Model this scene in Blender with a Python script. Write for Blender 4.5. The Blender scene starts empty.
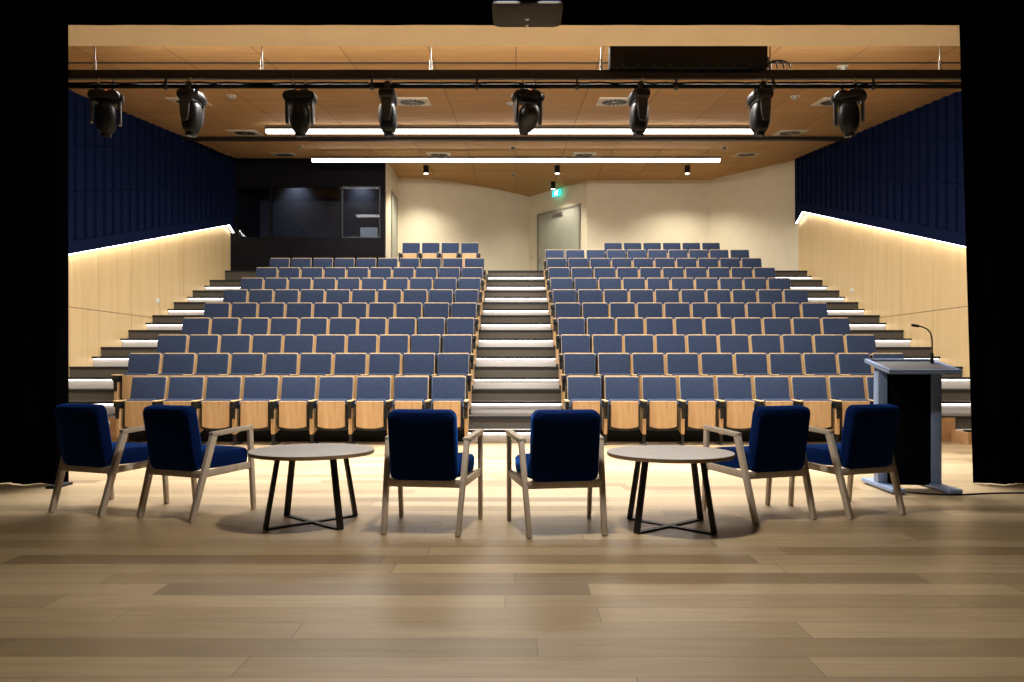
import bpy, bmesh, math, random
from mathutils import Vector, Matrix
random.seed(7)
R = math.radians
PI = math.pi
scene = bpy.context.scene
COL = scene.collection

# ------------------------------------------------------------------ materials
MATS = {}
def new_mat(name):
    m = bpy.data.materials.new(name); m.use_nodes = True
    nt = m.node_tree
    b = nt.nodes['Principled BSDF']
    MATS[name] = m
    return m, nt, b

def noise_mat(name, c1, c2, rough=.6, scale=(1,1,1), nscale=8, detail=4, bump=0, metallic=0, sheen=0, stint=(1,1,1), spec=.5, lo=.35, hi=.65):
    m, nt, b = new_mat(name)
    tc = nt.nodes.new('ShaderNodeTexCoord'); mp = nt.nodes.new('ShaderNodeMapping')
    mp.inputs['Scale'].default_value = scale
    nz = nt.nodes.new('ShaderNodeTexNoise'); nz.inputs['Scale'].default_value = nscale; nz.inputs['Detail'].default_value = detail
    cr = nt.nodes.new('ShaderNodeValToRGB')
    cr.color_ramp.elements[0].position = lo; cr.color_ramp.elements[0].color = (*c1, 1)
    cr.color_ramp.elements[1].position = hi; cr.color_ramp.elements[1].color = (*c2, 1)
    L = nt.links.new
    L(tc.outputs['Object'], mp.inputs[0]); L(mp.outputs[0], nz.inputs['Vector']); L(nz.outputs['Fac'], cr.inputs[0])
    L(cr.outputs[0], b.inputs['Base Color'])
    b.inputs['Roughness'].default_value = rough; b.inputs['Metallic'].default_value = metallic
    b.inputs['Specular IOR Level'].default_value = spec
    if sheen:
        b.inputs['Sheen Weight'].default_value = sheen; b.inputs['Sheen Roughness'].default_value = .4; b.inputs['Sheen Tint'].default_value = (*stint, 1)
    if bump:
        bp = nt.nodes.new('ShaderNodeBump'); bp.inputs['Strength'].default_value = bump; bp.inputs['Distance'].default_value = .01
        L(nz.outputs['Fac'], bp.inputs['Height']); L(bp.outputs[0], b.inputs['Normal'])
    return m

def emit_mat(name, col, s):
    m, nt, b = new_mat(name)
    b.inputs['Base Color'].default_value = (*col, 1)
    b.inputs['Emission Color'].default_value = (*col, 1); b.inputs['Emission Strength'].default_value = s
    return m

def plank_mat(name, stops, bw, bh, mortar, grain=(1.2, 16, 1), rough=.35, mcol=(.10,.07,.045), offset=.37, bump=.05, gain=.35, rotz=0, freq=2, jitter=False):
    m, nt, b = new_mat(name); L = nt.links.new
    tc = nt.nodes.new('ShaderNodeTexCoord'); mp = nt.nodes.new('ShaderNodeMapping')
    mp.inputs['Rotation'].default_value = (0, 0, rotz)
    L(tc.outputs['Object'], mp.inputs[0])
    br = nt.nodes.new('ShaderNodeTexBrick')
    br.inputs['Scale'].default_value = 1; br.inputs['Brick Width'].default_value = bw; br.inputs['Row Height'].default_value = bh
    br.inputs['Mortar Size'].default_value = mortar; br.inputs['Mortar Smooth'].default_value = .1; br.inputs['Bias'].default_value = 0
    br.offset = offset; br.offset_frequency = freq
    br.inputs['Color1'].default_value = (0,0,0,1); br.inputs['Color2'].default_value = (1,1,1,1); br.inputs['Mortar'].default_value = (.5,.5,.5,1)
    if jitter:
        sx = nt.nodes.new('ShaderNodeSeparateXYZ'); L(mp.outputs[0], sx.inputs[0])
        dv = nt.nodes.new('ShaderNodeMath'); dv.operation = 'DIVIDE'; L(sx.outputs[1], dv.inputs[0]); dv.inputs[1].default_value = bh
        fl = nt.nodes.new('ShaderNodeMath'); fl.operation = 'FLOOR'; L(dv.outputs[0], fl.inputs[0])
        wn = nt.nodes.new('ShaderNodeTexWhiteNoise'); wn.noise_dimensions = '1D'; L(fl.outputs[0], wn.inputs['W'])
        ma = nt.nodes.new('ShaderNodeMath'); ma.operation = 'MULTIPLY_ADD'; L(wn.outputs['Value'], ma.inputs[0]); ma.inputs[1].default_value = bw; L(sx.outputs[0], ma.inputs[2])
        cb = nt.nodes.new('ShaderNodeCombineXYZ'); L(ma.outputs[0], cb.inputs[0]); L(sx.outputs[1], cb.inputs[1]); L(sx.outputs[2], cb.inputs[2])
        L(cb.outputs[0], br.inputs['Vector'])
    else: L(mp.outputs[0], br.inputs['Vector'])
    cr = nt.nodes.new('ShaderNodeValToRGB')
    cr.color_ramp.elements[0].position = 0; cr.color_ramp.elements[0].color = (*stops[0], 1)
    cr.color_ramp.elements[1].position = 1; cr.color_ramp.elements[1].color = (*stops[-1], 1)
    for i, s in enumerate(stops[1:-1]):
        e = cr.color_ramp.elements.new((i+1)/(len(stops)-1)); e.color = (*s, 1)
    L(br.outputs['Color'], cr.inputs[0])
    mp2 = nt.nodes.new('ShaderNodeMapping'); mp2.inputs['Scale'].default_value = grain
    L(mp.outputs[0], mp2.inputs[0])
    nz = nt.nodes.new('ShaderNodeTexNoise'); nz.inputs['Scale'].default_value = 1.6; nz.inputs['Detail'].default_value = 8; nz.inputs['Roughness'].default_value = .65
    nz.inputs['Distortion'].default_value = .6
    L(mp2.outputs[0], nz.inputs['Vector'])
    mx = nt.nodes.new('ShaderNodeMix'); mx.data_type = 'RGBA'; mx.blend_type = 'MULTIPLY'; mx.inputs[0].default_value = gain
    cr2 = nt.nodes.new('ShaderNodeValToRGB')
    cr2.color_ramp.elements[0].position = .3; cr2.color_ramp.elements[0].color = (.45,.42,.38,1)
    cr2.color_ramp.elements[1].position = .65; cr2.color_ramp.elements[1].color = (1.1,1.1,1.1,1)
    L(nz.outputs['Fac'], cr2.inputs[0]); L(cr.outputs[0], mx.inputs[6]); L(cr2.outputs[0], mx.inputs[7])
    mx2 = nt.nodes.new('ShaderNodeMix'); mx2.data_type = 'RGBA'
    L(br.outputs['Fac'], mx2.inputs[0]); L(mx.outputs[2], mx2.inputs[6]); mx2.inputs[7].default_value = (*mcol, 1)
    L(mx2.outputs[2], b.inputs['Base Color'])
    b.inputs['Roughness'].default_value = rough
    bp = nt.nodes.new('ShaderNodeBump'); bp.inputs['Strength'].default_value = bump; bp.inputs['Distance'].default_value = .004
    L(nz.outputs['Fac'], bp.inputs['Height']); L(bp.outputs[0], b.inputs['Normal'])
    return m

M_floor = plank_mat('oak_floor', [(.21,.148,.078),(.385,.285,.160),(.285,.205,.112),(.455,.345,.203),(.335,.245,.136)], 2.1, .19, .0018, rough=.36, jitter=True, offset=0)
M_ceil = plank_mat('ceiling_plywood', [(.53,.315,.135),(.565,.34,.15),(.505,.298,.127)], 2.4, 1.2, .006, grain=(5, .5, 1), rough=.7, mcol=(.14,.075,.03), offset=0, bump=.02, gain=.32, rotz=R(90))
M_ceil.node_tree.nodes['Principled BSDF'].inputs['Specular IOR Level'].default_value = .12
M_birch = noise_mat('birch_panel', (.70,.505,.25), (.78,.58,.31), .45, (1, 5, .5), 1.4, 5, lo=.3, hi=.7)
M_ply = noise_mat('seat_plywood', (.48,.29,.135), (.60,.39,.195), .45, (14, 3, 2), 1.5, 6, lo=.3, hi=.7)
M_ply_edge = noise_mat('plywood_edge', (.62,.42,.20), (.76,.55,.30), .45, (4, 4, 8), 3, 4)
M_seat = noise_mat('slate_blue_fabric', (.020,.034,.076), (.034,.053,.112), .9, (1,1,1), 70, 4, bump=.08, sheen=.6, spec=.2, stint=(.6,.75,1))
M_royal = noise_mat('royal_blue_fabric', (.0012,.008,.058), (.0016,.011,.075), .9, (1,1,1), 120, 3, bump=.15, spec=.06, sheen=1.0, stint=(.03,.22,1))
M_ash = noise_mat('pale_ash_wood', (.47,.395,.315), (.60,.515,.42), .45, (5, 5, 1.2), 5, 6, lo=.3, hi=.7)
M_tabletop = noise_mat('pale_oak_laminate', (.56,.545,.53), (.69,.67,.65), .30, (1.2, 12, 1), 3, 6, lo=.3, hi=.7)
M_table_edge = noise_mat('oak_edge', (.26,.17,.09), (.36,.245,.14), .5, (3, 3, 20), 3)
M_black = noise_mat('black_metal', (.005,.005,.0055), (.008,.008,.009), .45, nscale=30)
M_plastic = noise_mat('black_plastic', (.005,.005,.006), (.008,.008,.009), .5, nscale=40, spec=.25)
M_satin = noise_mat('satin_grey_plastic', (.022,.023,.027), (.03,.031,.036), .34, nscale=20)
M_steel = noise_mat('galvanised_steel', (.45,.45,.46), (.6,.6,.62), .35, nscale=30, metallic=1)
M_carpet = noise_mat('grey_carpet', (.075,.067,.057), (.12,.108,.093), .95, nscale=160, detail=3, bump=.2, spec=.1)
M_nosing = noise_mat('dark_nosing', (.010,.0095,.009), (.015,.014,.013), .8, nscale=40)
M_riser_lit = noise_mat('lit_riser_carpet', (.50,.485,.475), (.57,.555,.545), .9, nscale=120, detail=3, bump=.1, spec=.1)  # LED wash put into the colour: whiter than the tier carpet
M_navy = noise_mat('navy_acoustic_felt', (.0032,.0074,.033), (.0042,.0095,.042), .9, nscale=60, spec=.06)
M_cream = noise_mat('cream_paint', (.68,.615,.465), (.71,.645,.495), .7, nscale=3)
M_soffit = noise_mat('tan_paint', (.76,.62,.43), (.80,.655,.455), .7, nscale=3)
M_booth = noise_mat('black_wall_paint', (.006,.0055,.008), (.008,.0075,.010), .75, nscale=5, spec=.08)
M_booth_in = noise_mat('slate_paint', (.085,.090,.115), (.10,.105,.13), .8, nscale=4)
M_curtain = noise_mat('black_velvet', (.0014,.0014,.0040), (.0022,.0022,.0068), .95, (6,6,.6), 3, 3, spec=.06)
M_stagewall = noise_mat('stage_black', (.006,.006,.007), (.008,.008,.009), .9, nscale=4, spec=.1)
M_lectern = noise_mat('blue_grey_metal', (.19,.265,.43), (.22,.30,.475), .42, nscale=30)
M_lecpanel = noise_mat('dark_navy_panel', (.002,.002,.004), (.003,.003,.006), .6, nscale=10, spec=.05)
M_leather = noise_mat('brown_inset', (.026,.021,.021), (.034,.028,.028), .5, nscale=30)
M_vent = noise_mat('vent_white', (.55,.50,.40), (.6,.545,.44), .6, nscale=10)
M_door = noise_mat('grey_green_door', (.36,.37,.31), (.39,.40,.335), .45, nscale=4)
M_doorframe = noise_mat('grey_door_frame', (.20,.19,.16), (.23,.22,.185), .5, nscale=6)
M_wood_or = noise_mat('orange_ply', (.42,.23,.10), (.52,.30,.14), .5, (3, 3, 9), 2, 5)
M_proj = noise_mat('projector_grey', (.05,.045,.042), (.062,.056,.052), .8, nscale=80, bump=.05, spec=.1)
M_projblue = noise_mat('projector_side', (.0012,.0025,.010), (.0018,.0035,.013), .9, nscale=20, spec=0)
M_white = noise_mat('white_plastic', (.7,.7,.68), (.78,.78,.76), .5, nscale=10)
M_led_pend = emit_mat('pendant_diffuser', (1,.96,.90), 7)
M_led_wall = emit_mat('cove_led', (1,.94,.84), 13)
M_led_step = emit_mat('step_led', (1,.95,.92), 8)
M_down = emit_mat('downlight_lens', (1,.93,.80), 14)
M_exit = emit_mat('exit_green', (.02,.62,.50), 2.2)
M_exitw = emit_mat('exit_white', (.85,1,.95), 3.2)
M_orange = emit_mat('orange_indicator', (1,.22,.03), .7)
M_screen = emit_mat('screen_glow', (.30,.33,.34), .22)
M_red = emit_mat('red_indicator', (1,.12,.12), .6)

def glass_mat():
    m, nt, b = new_mat('booth_glass'); L = nt.links.new
    out = nt.nodes['Material Output']
    tr = nt.nodes.new('ShaderNodeBsdfTransparent'); tr.inputs[0].default_value = (.80,.84,.90,1)
    gl = nt.nodes.new('ShaderNodeBsdfGlossy'); gl.inputs['Roughness'].default_value = .02
    fr = nt.nodes.new('ShaderNodeFresnel'); fr.inputs[0].default_value = 1.5
    mx = nt.nodes.new('ShaderNodeMixShader')
    L(fr.outputs[0], mx.inputs[0]); L(tr.outputs[0], mx.inputs[1]); L(gl.outputs[0], mx.inputs[2]); L(mx.outputs[0], out.inputs[0])
    return m
M_glass = glass_mat()

# ------------------------------------------------------------------ mesh helpers
def new_bm(): return bmesh.new()

def add_hull(bm, pts):
    """convex solid from points"""
    vs = [bm.verts.new(p) for p in pts]
    bmesh.ops.convex_hull(bm, input=vs)

def add_box(bm, x0, x1, y0, y1, z0, z1, bev=0, seg=2, mat=None):
    t = bmesh.new()
    v = [t.verts.new(p) for p in ((x0,y0,z0),(x1,y0,z0),(x1,y1,z0),(x0,y1,z0),(x0,y0,z1),(x1,y0,z1),(x1,y1,z1),(x0,y1,z1))]
    for f in ((0,3,2,1),(4,5,6,7),(0,1,5,4),(1,2,6,5),(2,3,7,6),(3,0,4,7)): t.faces.new([v[i] for i in f])
    if bev: bmesh.ops.bevel(t, geom=t.edges[:], offset=bev, segments=seg, affect='EDGES', profile=.5)
    if mat is not None: bmesh.ops.transform(t, matrix=mat, verts=t.verts[:])
    merge(bm, t)

def merge(bm, t):
    me = bpy.data.meshes.new('tmp'); t.to_mesh(me); t.free(); bm.from_mesh(me); bpy.data.meshes.remove(me)

def add_prism(bm, poly, axis, a, b, bev=0, seg=2):
    """polygon (2D) extruded along axis 0/1/2 from a to b"""
    t = bmesh.new()
    def P(p, d):
        return (d, p[0], p[1]) if axis == 0 else (p[0], d, p[1]) if axis == 1 else (p[0], p[1], d)
    A = [t.verts.new(P(p, a)) for p in poly]; B = [t.verts.new(P(p, b)) for p in poly]
    n = len(poly)
    t.faces.new(A); t.faces.new(B[::-1])
    for i in range(n): t.faces.new((A[i], B[i], B[(i+1)%n], A[(i+1)%n]))
    bmesh.ops.recalc_face_normals(t, faces=t.faces[:])
    if bev: bmesh.ops.bevel(t, geom=t.edges[:], offset=bev, segments=seg, affect='EDGES', profile=.5)
    merge(bm, t)

def add_bar(bm, p, q, w, d, up=(0,0,1), bev=0, w2=None, d2=None):
    """rectangular bar from p to q, w across (perp to up), d along up-ish"""
    p, q = Vector(p), Vector(q); ax = (q-p).normalized(); u = Vector(up)
    s = ax.cross(u).normalized(); u = s.cross(ax).normalized()
    w2 = w if w2 is None else w2; d2 = d if d2 is None else d2
    t = bmesh.new(); rings = []
    for c, ww, dd in ((p, w, d), (q, w2, d2)):
        rings.append([t.verts.new(c + s*ww/2*i + u*dd/2*j) for i, j in ((-1,-1),(1,-1),(1,1),(-1,1))])
    t.faces.new(rings[0]); t.faces.new(rings[1][::-1])
    for i in range(4): t.faces.new((rings[0][i], rings[1][i], rings[1][(i+1)%4], rings[0][(i+1)%4]))
    bmesh.ops.recalc_face_normals(t, faces=t.faces[:])
    if bev: bmesh.ops.bevel(t, geom=t.edges[:], offset=bev, segments=2, affect='EDGES', profile=.5)
    merge(bm, t)

def add_cyl(bm, p, q, r, r2=None, n=16):
    p, q = Vector(p), Vector(q); r2 = r if r2 is None else r2
    ax = q-p; h = ax.length
    t = bmesh.new()
    bmesh.ops.create_cone(t, cap_ends=True, segments=n, radius1=r, radius2=r2, depth=h)
    M = Matrix.Translation((p+q)/2) @ ax.to_track_quat('Z', 'Y').to_matrix().to_4x4()
    bmesh.ops.transform(t, matrix=M, verts=t.verts[:]); merge(bm, t)

def add_tube(bm, pts, r, n=8):
    pts = [Vector(p) for p in pts]; rings = []; t = bmesh.new()
    ref = Vector((.31, .17, .93))
    for i, p in enumerate(pts):
        d = (pts[min(i+1, len(pts)-1)] - pts[max(i-1, 0)]).normalized()
        s = d.cross(ref)
        if s.length < 1e-3: s = d.cross(Vector((1,0,0)))
        s.normalize(); u = s.cross(d)
        rings.append([t.verts.new(p + (s*math.cos(a) + u*math.sin(a))*r) for a in [2*PI*k/n for k in range(n)]])
    for a, b in zip(rings, rings[1:]):
        for k in range(n): t.faces.new((a[k], a[(k+1)%n], b[(k+1)%n], b[k]))
    t.faces.new(rings[0][::-1]); t.faces.new(rings[-1])
    bmesh.ops.recalc_face_normals(t, faces=t.faces[:]); merge(bm, t)

def add_lathe(bm, prof, c=(0,0,0), n=48, axis_m=None):
    t = bmesh.new(); rings = []
    for r, z in prof:
        rings.append([t.verts.new((r*math.cos(2*PI*k/n), r*math.sin(2*PI*k/n), z)) for k in range(n)])
    for a, b in zip(rings, rings[1:]):
        for k in range(n): t.faces.new((a[k], a[(k+1)%n], b[(k+1)%n], b[k]))
    t.faces.new(rings[0][::-1]); t.faces.new(rings[-1])
    bmesh.ops.recalc_face_normals(t, faces=t.faces[:])
    M = Matrix.Translation(c) @ (axis_m if axis_m else Matrix.Identity(4))
    bmesh.ops.transform(t, matrix=M, verts=t.verts[:]); merge(bm, t)

def rrect(w, h, r, n=5):
    """rounded rectangle polygon centred on 0"""
    out = []
    for cx, cy, a0 in ((w/2-r, h/2-r, 0), (-w/2+r, h/2-r, 90), (-w/2+r, -h/2+r, 180), (w/2-r, -h/2+r, 270)):
        for k in range(n+1):
            a = R(a0 + 90*k/n); out.append((cx + r*math.cos(a), cy + r*math.sin(a)))
    return out

def add_loft(bm, sections):
    """list of closed rings (list of 3D points, same count)"""
    t = bmesh.new()
    rs = [[t.verts.new(p) for p in s] for s in sections]
    n = len(rs[0])
    for a, b in zip(rs, rs[1:]):
        for k in range(n): t.faces.new((a[k], a[(k+1)%n], b[(k+1)%n], b[k]))
    t.faces.new(rs[0][::-1]); t.faces.new(rs[-1])
    bmesh.ops.recalc_face_normals(t, faces=t.faces[:]); merge(bm, t)

def smooth(me, ang=35):
    for p in me.polygons: p.use_smooth = True
    try: me.set_sharp_from_angle(angle=R(ang))
    except Exception: pass

def obj(name, bm, mat, parent=None, label=None, kind=None, sm=True, loc=None):
    me = bpy.data.meshes.new(name); bm.to_mesh(me); bm.free(); me.materials.append(mat)
    if sm: smooth(me)
    o = bpy.data.objects.new(name, me); COL.objects.link(o)
    if loc is not None: o.location = loc
    if parent: o.parent = parent
    if label: o['label'] = label
    if kind: o['kind'] = kind
    return o

def tag(o, label, cat, group=None):
    o['label'] = label; o['category'] = cat
    if group: o['group'] = group
    return o

def thing(name, label, cat, loc=(0,0,0), rotz=0, group=None):
    o = bpy.data.objects.new(name, None); COL.objects.link(o)
    o.empty_display_size = .1
    o.location = loc; o.rotation_euler = (0, 0, rotz)
    return tag(o, label, cat, group)

def struct(name, bm, mat, parent=None, sm=False):
    return obj(name, bm, mat, parent, kind='structure', sm=sm)

def dup(root, loc, rotz=None, label=None, skip=()):
    r = root.copy(); COL.objects.link(r); r.location = loc
    if rotz is not None: r.rotation_euler = (0, 0, rotz)
    if label: r['label'] = label
    for ch in list(root.children):
        if ch.name.split('.')[0] in skip: continue
        c = ch.copy(); COL.objects.link(c); c.parent = r
        for g in list(ch.children):
            d = g.copy(); COL.objects.link(d); d.parent = c
    return r

ORD = ['first','second','third','fourth','fifth','sixth','seventh','eighth','ninth','tenth','eleventh']

# ------------------------------------------------------------------ camera
F, CX, HY, H = 755.0, 516.0, 365.0, 1.10
cam_d = bpy.data.cameras.new('camera'); cam = bpy.data.objects.new('camera', cam_d); COL.objects.link(cam)
cam.location = (0, 0, H); cam.rotation_euler = (R(90), 0, 0)
cam_d.sensor_width = 36; cam_d.sensor_fit = 'HORIZONTAL'; cam_d.lens = F/1024*36
cam_d.shift_x = -(CX-512)/1024; cam_d.shift_y = (HY-341)/1024
cam_d.clip_start = .05; cam_d.clip_end = 100
scene.camera = cam

# ------------------------------------------------------------------ constants of the hall
W = 7.6
RISE = .356
NR = 11
def rowY(k): return 10.72 + .975*(k-1)      # top of backrests
def edgeY(k): return 10.89 + .98*(k-2)      # front edge of platform k (k>=2)
SINK = [0, 0, -.013, -.045, -.055, -.06, -.063, -.066, -.068, -.068, -.07, -.086]   # seat zones sit a little below the aisles
def lev(k): return RISE*(k-1)
def ceilz(y): return 5.73 + .12*(y-12.81) if y < 20.4 else 6.64
BACKY = 26.2

# floor
bm = new_bm(); add_box(bm, -9, 9, -4, 11.2, -.1, 0); struct('floor', bm, M_floor)

# tiers (platforms)
for k in range(2, NR+1):
    bm = new_bm()
    y0 = edgeY(k); y1 = edgeY(k+1) if k < NR else BACKY
    yy1 = y1+.02*(k<NR)
    for a, b in ((-W, -6.05), (-.74, .74), (6.05, W)): add_box(bm, a, b, y0, yy1, lev(k-1)-.1, lev(k))
    for a, b in ((-6.05, -.74), (.74, 6.05)): add_box(bm, a, b, y0, min(yy1, 21.2), lev(k-1)-.1, lev(k)+SINK[k])
    if k == NR: add_box(bm, -6.05, 6.05, 21.2, BACKY, lev(k-1)-.1, lev(k))
    t = struct('floor_tier', bm, M_carpet)
    bm = new_bm()
    for a, b in ((-W, -6.05), (-.74, .74), (6.05, W)):
        add_box(bm, a, b, y0-.012, y0+.05, lev(k)-.036, lev(k)+.006)
    struct('tier_nosing', bm, M_nosing, t)
# stair half-steps with LED under the nosing
for k in range(2, NR+1):
    for side, (a, b) in (('left', (-W, -6.05 if k > 2 else -6.32)), ('centre', (-.72, .72)), ('right', (6.05 if k > 2 else 6.32, W))):
        if k == NR and side == 'left': continue
        y0 = edgeY(k)-.27; zt = lev(k)-RISE/2
        bm = new_bm(); add_box(bm, a, b, y0, edgeY(k), lev(k-1), zt)
        s = struct('stair_step', bm, M_riser_lit)
        bm = new_bm(); add_box(bm, a, b, y0-.035, y0+.05, zt-.030, zt+.008); struct('step_nosing', bm, M_nosing, s)
        bm = new_bm(); add_box(bm, a+.02, b-.02, y0-.024, y0-.004, zt-.038, zt-.028); struct('step_light', bm, M_led_step, s)
# timber cheeks where the first tier meets the side aisles
for s in (-1, 1):
    bm = new_bm(); xs = sorted((s*5.58, s*6.32)); add_box(bm, xs[0], xs[1], 10.86, 10.885, 0, .34)
    struct('trim_1', bm, M_wood_or)
    bm = new_bm(); xs = sorted((s*6.26, s*6.318)); add_box(bm, xs[0], xs[1], 10.45, 10.858, 0, .16)
    struct('trim_2', bm, M_wood_or)

for a, b in ((-5.57, -.74), (.74, 5.57)):
    bm = new_bm(); add_box(bm, a, b, 10.862, 10.886, 0, .345); struct('riser_shade_board', bm, M_plastic)  # black strip added to paint the shade on the riser behind the front row
# ceiling
bm = new_bm()
add_prism(bm, [(8.0, ceilz(8.0)), (20.4, 6.64), (BACKY, 6.64), (BACKY, 6.9), (20.4, 6.9), (8.0, ceilz(8)+.25)], 0, -9, 9)
struct('ceiling', bm, M_ceil)
bm = new_bm(); add_box(bm, -W, W, 16.93, 17.05, ceilz(17)-.08, ceilz(17)+.05); struct('ceiling_track', bm, M_black)
bm = new_bm(); add_box(bm, -W, W, 11.0, 11.04, ceilz(11)-.006, ceilz(11)+.05); struct('ceiling_batten', bm, M_nosing)
# proscenium header (soffit) and its side walls
bm = new_bm(); add_box(bm, -9, 9, 7.72, 8.225, 4.575, 6.3); struct('trim_3', bm, M_soffit)
for s, nm in ((-1, 'wall_front_left'), (1, 'wall_front_right')):
    bm = new_bm(); xs = sorted((s*5.15, s*9)); add_box(bm, xs[0], xs[1], 7.75, 8.22, 0, 4.575); struct(nm, bm, M_stagewall)

# side walls: birch panels below a raking LED, navy felt above
def ledz(s, y):
    if s < 0: z = 2.99 + .255*(y-12.79); pk = 2.99+.255*7.0
    else: z = 3.13 + .285*(y-12.79); pk = 3.13+.285*7.0
    if y > 19.79: z = pk - .45*(y-19.79)
    return z
cuts = [8.2, 9.07, 10.24, 11.41, 12.58, 13.75, 14.92, 16.10, 17.27, 18.44, 19.61, 20.3]
for s, nm in ((-1, 'wall_left'), (1, 'wall_right')):
    bm = new_bm(); xs = sorted((s*(W+.03), s*(W+.25)))
    add_prism(bm, [(8.2, 0), (BACKY if s > 0 else 22.6, 0), (BACKY if s > 0 else 22.6, 6.8), (8.2, 6.8)], 0, xs[0], xs[1])
    wl = struct(nm, bm, M_nosing)
    bm = new_bm(); xs = sorted((s*W, s*(W+.03))); g = .005
    for a, b in zip(cuts, cuts[1:]):
        for lo, hi in ((0, 2.09), (2.09, None)):
            if hi is None:
                ys = [a+g] + ([19.79] if a < 19.79 < b else []) + [b-g]
                poly = [(a+g, lo+g), (b-g, lo+g)] + [(y, ledz(s, y)+.3) for y in reversed(ys)]
            else: poly = [(a+g, lo), (b-g, lo), (b-g, hi-g), (a+g, hi-g)]
            add_prism(bm, poly, 0, xs[0], xs[1])
    struct('timber_panel', bm, M_birch, wl)
    # navy felt: plinth + three courses of saw-tooth boards, all raking with the LED line
    bm = new_bm(); pr = .10
    ys = [8.2, 19.79, 20.3]
    xs = sorted((s*(W-pr), s*(W-.03)))
    poly = [(y, ledz(s, y)) for y in ys] + [(y, ceilz(y)+.05) for y in reversed(ys)]
    add_prism(bm, poly, 0, xs[0], xs[1])
    y = 8.3; i = 0
    while y < 20.25:
        y1 = min(y+.30, 20.28)
        offs = [.22, 1.03, 1.83, 2.63, 3.45, 4.2]
        for c in range(len(offs)-1):
            q = []
            fl = 1
            for yy, d in ((y, .06), (y1, .012)):
                base = 2.99 + .255*(yy-12.79) if s < 0 else 3.13 + .285*(yy-12.79)
                zlo = base + offs[c] + .022; zhi = min(base + offs[c+1] - .022, ceilz(yy))
                if zhi - zlo < .03: zhi = zlo + .03
                zhi = min(zhi, ceilz(yy)+.02); 
                for z in (zlo, zhi):
                    q.append((s*(W-pr), yy, z)); q.append((s*(W-pr-d), yy, z))
            if min(p[2] for p in q) < ceilz(y)-.1: add_hull(bm, q)
        y = y1; i += 1
    struct('acoustic_panel', bm, M_navy, wl)
    bm = new_bm(); xs = sorted((s*(W-.09), s*(W-.05)))
    poly = [(8.4, ledz(s, 8.4)-.014), (19.79, ledz(s, 19.79)-.014), (20.26, ledz(s, 20.26)-.014), (20.26, ledz(s, 20.26)+.01), (19.79, ledz(s, 19.79)+.01), (8.4, ledz(s, 8.4)+.01)]
    add_prism(bm, poly, 0, xs[0], xs[1]); struct('cove_light', bm, M_led_wall, wl)
    # small socket plate on the timber
    yy = 16.9 if s < 0 else 18.6
# stage enclosure
bm = new_bm(); add_box(bm, -9.2, -9, -4, 8.33, 0, 6.3); struct('wall_stage_left', bm, M_stagewall)
bm = new_bm(); add_box(bm, 9, 9.2, -4, 8.33, 0, 6.3); struct('wall_stage_right', bm, M_stagewall)
bm = new_bm(); add_box(bm, -9.2, 9.2, -4.2, -4, 0, 6.3); struct('wall_stage_rear', bm, M_stagewall)
bm = new_bm(); add_box(bm, -9.2, 9.2, -4.2, 8.0, 6.3, 6.4); struct('ceiling_stage', bm, M_stagewall)

# rear walls
def wall_poly(name, pts, z0, z1, mat, th=.12):
    bm = new_bm(); n = len(pts); out = []
    for i in range(n):
        a = Vector(pts[max(i-1, 0)]); b = Vector(pts[min(i+1, n-1)]); d = (b-a).normalized()
        nrm = Vector((-d.y, d.x)); out.append(Vector(pts[i]) + nrm*th)
    t = bmesh.new()
    for i in range(n-1):
        quad = [pts[i], pts[i+1], out[i+1], out[i]]
        lo = [t.verts.new((p[0], p[1], z0)) for p in quad]; hi = [t.verts.new((p[0], p[1], z1)) for p in quad]
        t.faces.new(lo[::-1]); t.faces.new(hi)
        for j in range(4): t.faces.new((lo[j], lo[(j+1)%4], hi[(j+1)%4], hi[j]))
    bmesh.ops.recalc_face_normals(t, faces=t.faces[:]); merge(bm, t)
    return struct(name, bm, mat)
L11 = lev(NR)
TOPZ = 6.72
# curved rear wall
crv = [(-3.52, 22.34), (-3.0, 22.37), (-2.4, 22.54), (-1.8, 22.86), (-1.27, 23.25), (-.9, 23.57), (-.5, 23.92), (0, 24.4), (.43, 24.85)]
def resample(pts, n=6):
    out = []
    for i in range(len(pts)-1):
        p0, p1, p2, p3 = (Vector(pts[j]) for j in (max(i-1,0), i, i+1, min(i+2, len(pts)-1)))
        for k in range(n):
            u = k/n; out.append(tuple(.5*((2*p1) + (p2-p0)*u + (2*p0-5*p1+4*p2-p3)*u*u + (3*p1-p0-3*p2+p3)*u**3)))
    return out + [tuple(pts[-1])]
crv = resample(crv)
wall_poly('wall_back_curved', crv, L11, TOPZ, M_cream)
D0, D1 = Vector((.43, 24.85)), Vector((2.13, 22.6))
wall_poly('wall_back_angled', [tuple(D0), tuple(D1)], L11, TOPZ, M_cream)
wall_poly('wall_back', [tuple(D1), (5.75, 22.6)], L11, TOPZ, M_cream)
wall_poly('wall_back_right', [(5.75, 22.6), (7.62, 20.3)], L11, TOPZ, M_cream)
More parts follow.
